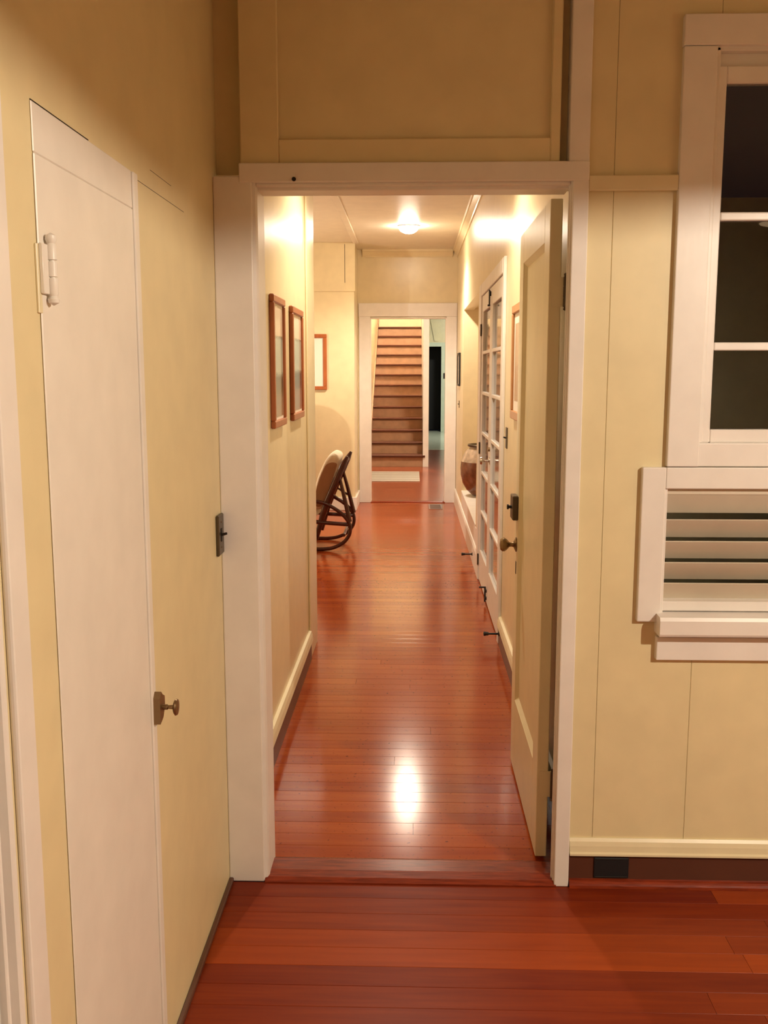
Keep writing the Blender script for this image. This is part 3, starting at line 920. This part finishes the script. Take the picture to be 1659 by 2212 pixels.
# ------------------------------------------------------------------ rocking chair (faces away from the hall, towards -X)
CY0, CY1 = 8.30, 8.86
rc = thing("rocking_chair", "dark bentwood rocking chair with an off-white back cushion", "rocking chair", (-0.95, 8.58, 0))
loop = [(-1.42, 0.40), (-1.30, 0.445), (-1.15, 0.46), (-1.0, 0.455), (-0.90, 0.445), (-0.831, 0.437), (-0.766, 0.423), (-0.706, 0.394), (-0.645, 0.355), (-0.592, 0.308), (-0.553, 0.251), (-0.542, 0.195),
        (-0.554, 0.139), (-0.593, 0.085), (-0.647, 0.048), (-0.709, 0.026), (-0.783, 0.0165), (-0.85, 0.0165), (-0.95, 0.017), (-1.08, 0.024), (-1.20, 0.042), (-1.33, 0.08), (-1.43, 0.14), (-1.475, 0.22), (-1.465, 0.32)]


def smooth_loop(pts, closed=True, sub=3):
    out = []
    n = len(pts)
    rng = range(n) if closed else range(n - 1)
    for i in rng:
        p0, p1, p2, p3 = (Vector(pts[(i + k) % n]) if closed else Vector(pts[min(max(i + k, 0), n - 1)]) for k in (-1, 0, 1, 2))
        for s_ in range(sub):
            t_ = s_ / sub
            out.append(0.5 * ((2 * p1) + (-p0 + p2) * t_ + (2 * p0 - 5 * p1 + 4 * p2 - p3) * t_ ** 2 + (-p0 + 3 * p1 - 3 * p2 + p3) * t_ ** 3))
    if not closed:
        out.append(Vector(pts[-1]))
    return out


for cy in (CY0, CY1):
    MB().tube([(p.x, cy, p.y) for p in smooth_loop([(a, b) for a, b in loop])], 0.0165, 10, True).build("rocker_loop", 'chair', rc)
    # back post, slanting
    MB().tube([(-0.845, cy + (0.03 if cy == CY0 else -0.03), 0.10), (-0.790, cy + (0.03 if cy == CY0 else -0.03), 0.30), (-0.745, cy + (0.03 if cy == CY0 else -0.03), 0.43), (-0.60, cy + (0.03 if cy == CY0 else -0.03), 0.765), (-0.565, cy + (0.03 if cy == CY0 else -0.03), 0.83)], [0.020, 0.026, 0.030, 0.028, 0.012], 10).build("back_post", 'chair', rc)
    # rear strut
    MB().tube([(-0.635, cy + (0.05 if cy == CY0 else -0.05), 0.64), (-0.60, cy + (0.02 if cy == CY0 else -0.02), 0.50), (-0.545, cy, 0.26)], [0.014, 0.017, 0.020], 10).build("rear_strut", 'chair', rc)
    MB().tube([(-0.70, cy + (0.03 if cy == CY0 else -0.03), 0.50), (-0.60, cy + (0.01 if cy == CY0 else -0.01), 0.43)], 0.010, 8).build("brace", 'chair', rc)
    # seat rail
    MB().tube([(-0.556, cy + (0.008 if cy == CY0 else -0.008), 0.235), (-0.80, cy + (0.02 if cy == CY0 else -0.02), 0.25), (-1.40, cy + (0.02 if cy == CY0 else -0.02), 0.33)], 0.018, 8).build("seat_rail", 'chair', rc)
for (x, z) in ((-0.60, 0.14), (-1.38, 0.14), (-0.655, 0.62), (-0.80, 0.27)):
    MB().tube([(x, CY0 + 0.01, z), (x, CY1 - 0.01, z)], 0.015, 8).build("stretcher", 'chair', rc)
for k in range(5):
    f_ = (k + 1) / 6
    y = CY0 + 0.05 + (CY1 - CY0 - 0.10) * f_
    MB().tube([(-0.775, y, 0.34), (-0.60, y, 0.765)], 0.009, 8).build("back_spindle", 'chair', rc)
MB().tube([(-0.598, CY0 + 0.03, 0.765), (-0.590, (CY0 + CY1) / 2, 0.785), (-0.598, CY1 - 0.03, 0.765)], 0.020, 10).build("crest_rail", 'chair', rc)


def cushion(name, pts, y0, y1, parent):
    c = smooth_loop(pts, True, 4)
    cx_ = sum((p.x for p in c)) / len(c)
    cz_ = sum((p.y for p in c)) / len(c)
    mb = MB()
    rings = []
    for fy, sc in ((0.0, 0.80), (0.02, 0.93), (0.06, 1.0), (0.5, 1.03), (0.94, 1.0), (0.98, 0.93), (1.0, 0.80)):
        rings.append([mb.bm.verts.new((cx_ + (p.x - cx_) * sc, y0 + (y1 - y0) * fy, cz_ + (p.y - cz_) * sc)) for p in c])
    n = len(c)
    for A, Bv in zip(rings, rings[1:]):
        for i in range(n):
            mb.bm.faces.new((A[i], A[(i + 1) % n], Bv[(i + 1) % n], Bv[i]))
    mb.bm.faces.new(rings[0][::-1])
    mb.bm.faces.new(rings[-1])
    mb.smooth = True
    return mb.build(name, 'cushion', parent)


cushion("back_cushion", [(-0.690, 0.850), (-0.745, 0.814), (-0.790, 0.736), (-0.830, 0.640), (-0.860, 0.539), (-0.885, 0.440), (-0.880, 0.375), (-0.815, 0.360), (-0.765, 0.407), (-0.740, 0.469), (-0.695, 0.600), (-0.655, 0.720), (-0.637, 0.815)], CY0 + 0.05, CY1 - 0.05, rc)
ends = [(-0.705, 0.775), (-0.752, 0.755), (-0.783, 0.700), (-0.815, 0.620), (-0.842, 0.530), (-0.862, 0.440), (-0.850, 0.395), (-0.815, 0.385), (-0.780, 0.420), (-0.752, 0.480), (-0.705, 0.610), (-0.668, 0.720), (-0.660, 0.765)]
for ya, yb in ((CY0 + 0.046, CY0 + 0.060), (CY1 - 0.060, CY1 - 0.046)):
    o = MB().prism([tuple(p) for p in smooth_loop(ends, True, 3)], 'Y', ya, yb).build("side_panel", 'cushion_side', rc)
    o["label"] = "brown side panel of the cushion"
cushion("seat_cushion", [(-0.86, 0.300), (-0.85, 0.345), (-0.92, 0.375), (-1.15, 0.405), (-1.36, 0.430), (-1.41, 0.405), (-1.39, 0.350), (-1.15, 0.320)], CY0 + 0.05, CY1 - 0.05, rc)

# ------------------------------------------------------------------ foyer, stairs, far room
m = MB()
m.box(-2.5, -2.4, YF + 0.1, 15.7, 0, ZC)
m.box(-2.5, -0.72, 15.7, 15.8, 0, ZC)
m.box(-2.5, -0.75, YF, YF + 0.1, 0, ZC)
m.box(0.62, 1.7, YF, YF + 0.1, 0, ZC)
struct(m.build("wall_foyer_left", 'hall_wall'), "cream wall at the left of the foyer", "wall")
struct(box("wall_stair_left", 'hall_wall', -0.82, -0.72, 15.8, 20.2, 0, 4.9), "cream wall at the left of the stairs", "wall")
struct(box("wall_stair_end", 'hall_wall', -0.72, 0.26, 20.1, 20.2, 0, 4.9), "cream wall at the top of the stairs", "wall")
nw = struct(box("wall_stair_right", 'trim', 0.168, 0.26, 15.80, 20.1, 0, 4.9), "white wall end at the right of the stairs", "wall")
m = MB()
m.box(1.6, 1.7, YF, 25.4, 0, ZC)
struct(m.build("wall_foyer_right", 'hall_wall'), "cream right wall of the foyer and passage", "wall")
m = MB()
m.box(-2.5, 1.7, YF + 0.1, 16.2, ZC, ZC + 0.1)
m.box(0.26, 1.7, 16.2, 25.4, ZC, ZC + 0.1)
m.box(-0.82, 0.26, 16.1, 16.2, ZC + 0.1, 4.9)
m.box(-0.82, 0.26, 16.1, 20.2, 4.9, 5.0)
struct(m.build("ceiling", 'ceil'), "cream ceiling of the foyer beyond the hall", "ceiling")
box("beam", 'trim', 0.26, 1.6, 19.0, 19.2, 2.68, ZC, bpy.data.objects["ceiling.002"], 0.004)
m = MB()
YB = 24.9
m.box(0.16, 0.36, YB, YB + 0.1, 0, ZC)
m.box(0.72, 1.6, YB, YB + 0.1, 0, ZC)
m.box(0.36, 0.72, YB, YB + 0.1, 2.17, ZC)
struct(m.build("wall_far_room", 'mint'), "pale greenish wall around the far black doorway", "wall")
fc = thing("trim_8", "pale casing around the far black doorway", "door casing", (0.5, YB, 0), kind="structure")
box("casing_board", 'mint', 0.72, 0.90, YB - 0.02, YB, 0, 2.17, fc, 0.003)
box("head_board", 'mint', 0.27, 0.90, YB - 0.022, YB, 2.17, 2.27, fc, 0.003)
box("upper_board", 'cream_trim', 0.27, 1.6, YB - 0.015, YB, 2.27, ZC, fc)
MB().prism([(0.42, 2.92), (0.52, 2.92), (0.64, 2.30), (0.54, 2.30)], 'Y', YB - 0.05, YB - 0.016).build("diagonal_brace", 'cream_trim', fc)
t = thing("light_switch", "black switch on the pale wall beside the far black doorway", "light switch", (0.80, YB - 0.02, 1.36))
box("plate", 'iron', 0.775, 0.84, YB - 0.032, YB - 0.02, 1.36, 1.50, t, 0.003)
box("toggle", 'black', 0.800, 0.812, YB - 0.044, YB - 0.032, 1.42, 1.45, t)
box("wall_dark_room", 'black', 0.20, 0.95, YB + 1.0, YB + 1.05, 0, 2.4)
struct(bpy.data.objects["wall_dark_room"], "black unlit space through the far doorway", "wall")

st = thing("staircase", "straight wooden stairs with tan risers rising beyond the far doorway", "stairs", (-0.27, 15.8, 0))
SR, SRUN, SY = 0.1875, 0.325, 15.80
for k in range(13):
    yk = SY + k * SRUN
    z = (k + 1) * SR
    box("riser", 'riser', -0.718, 0.166, yk + 0.022, yk + 0.042, k * SR, z - 0.030, st)
    box("tread", 'tread', -0.718, 0.166, yk - (0.008 if k else 0.006), yk + SRUN + 0.03, z - 0.030, z, st, 0.007, 2)
box("nosing_return", 'tread', 0.166, 0.205, SY - 0.030, SY - 0.002, SR - 0.030, SR, st, 0.006, 2)
box("nosing_front", 'tread', -0.718, 0.166, SY - 0.030, SY - 0.006, SR - 0.030, SR, st, 0.006, 2)
# sloped skirt board on the left wall
MB().prism([(15.83, 0.0), (15.83, 0.28), (15.83 + 13 * SRUN, 0.28 + 13 * SR), (15.83 + 13 * SRUN, 13 * SR - 0.2)], 'X', -0.718, -0.700).build("skirt_board", 'riser', st)

rg = thing("runner_rug", "off-white striped mat on the foyer floor before the stairs", "rug", (-0.4, 14.25, 0))
ny = 9
for k in range(ny):
    a = 13.63 + 1.30 * k / ny
    b = 13.63 + 1.30 * (k + 1) / ny
    box("stripe", 'rug' if k % 2 == 0 else 'rug_stripe', -1.15, 0.105, a, b, 0.0, 0.012, rg)

# ------------------------------------------------------------------ lamps
# near room pendant (behind and right of the viewpoint)
PX, PY, PZ = 2.05, 0.35, 2.37
pl = thing("pendant_lamp", "shaded pendant lamp hanging behind the viewpoint", "pendant lamp", (PX, PY, PZ))
MB().lathe((PX, PY, PZ - 0.030), [(0.23, 0), (0.10, 0.12), (0.045, 0.15), (0.045, 0.148), (0.098, 0.117), (0.226, 0)], 'Z', 36, cap=False).build("lamp_shade", 'bronze', pl)
MB().tube([(PX, PY, PZ + 0.12), (PX, PY, 3.0)], 0.006, 8).build("cord", 'iron', pl)
MB().lathe((PX, PY, PZ + 0.03), [(0.016, 0), (0.018, 0.09)], 'Z', 14).build("socket", 'iron', pl)
add_light("pendant_bulb", 'POINT', (PX, PY, PZ), P_ROOM, WARM, pl, shadow_soft_size=0.007)

# unseen alcove lamp, added to light the end wall and throw the dome shadow
ax, ay, az = -2.4, 8.9, 1.35
rlp = thing("added_floor_lamp", "slim unseen floor lamp added in the alcove behind the left hall wall", "floor lamp", (ax, ay, 0))
MB().lathe((ax, ay, 0), [(0.14, 0), (0.14, 0.015), (0.02, 0.03), (0.012, 0.04), (0.012, az - 0.06), (0.02, az - 0.05), (0.02, az - 0.03)], 'Z', 20).build("pole", 'brass', rlp)
add_light("added_lamp_bulb", 'POINT', (ax, ay, az + 0.02), P_ALCOVE, WARM, rlp, shadow_soft_size=0.03)

# unseen chair shape, added so its rounded back shadows the wall behind the rocker
hc = thing("shadow_chair", "round-topped high-back chair added as a shadow caster in the alcove, unseen behind the left hall wall", "chair", (-1.50, 10.0, 0))
bk = [(-1.757, 0.42), (-1.243, 0.42), (-1.243, 0.98)] + [(-1.50 + 0.257 * math.cos(a), 0.98 + 0.265 * math.sin(a)) for a in [math.pi * k_ / 16 for k_ in range(1, 16)]] + [(-1.757, 0.98)]
MB().prism(bk, 'Y', 10.18, 10.23).build("backrest", 'chair', hc)
box("seat", 'cushion', -1.75, -1.25, 9.72, 10.20, 0.40, 0.47, hc, 0.02, 2)
for lx in (-1.72, -1.28):
    for ly in (9.76, 10.19):
        MB().tube([(lx, ly, 0.0), (lx, ly, 0.41)], [0.014, 0.02], 8).build("leg", 'chair', hc)

# foyer ceiling light, stair light, far room light
dome("round dome light on the foyer ceiling", 0.75, 13.6, ZC, 0.14, P_FOYER / 0.9, WARM)
dome("round dome light above the stairs", -0.25, 17.0, 4.9, 0.14, P_STAIR / 0.9, WARM)
dome("cool white dome light in the far tiled room", 1.15, 22.5, ZC, 0.16, P_FAR / 0.9, (1.0, 1.0, 0.84))
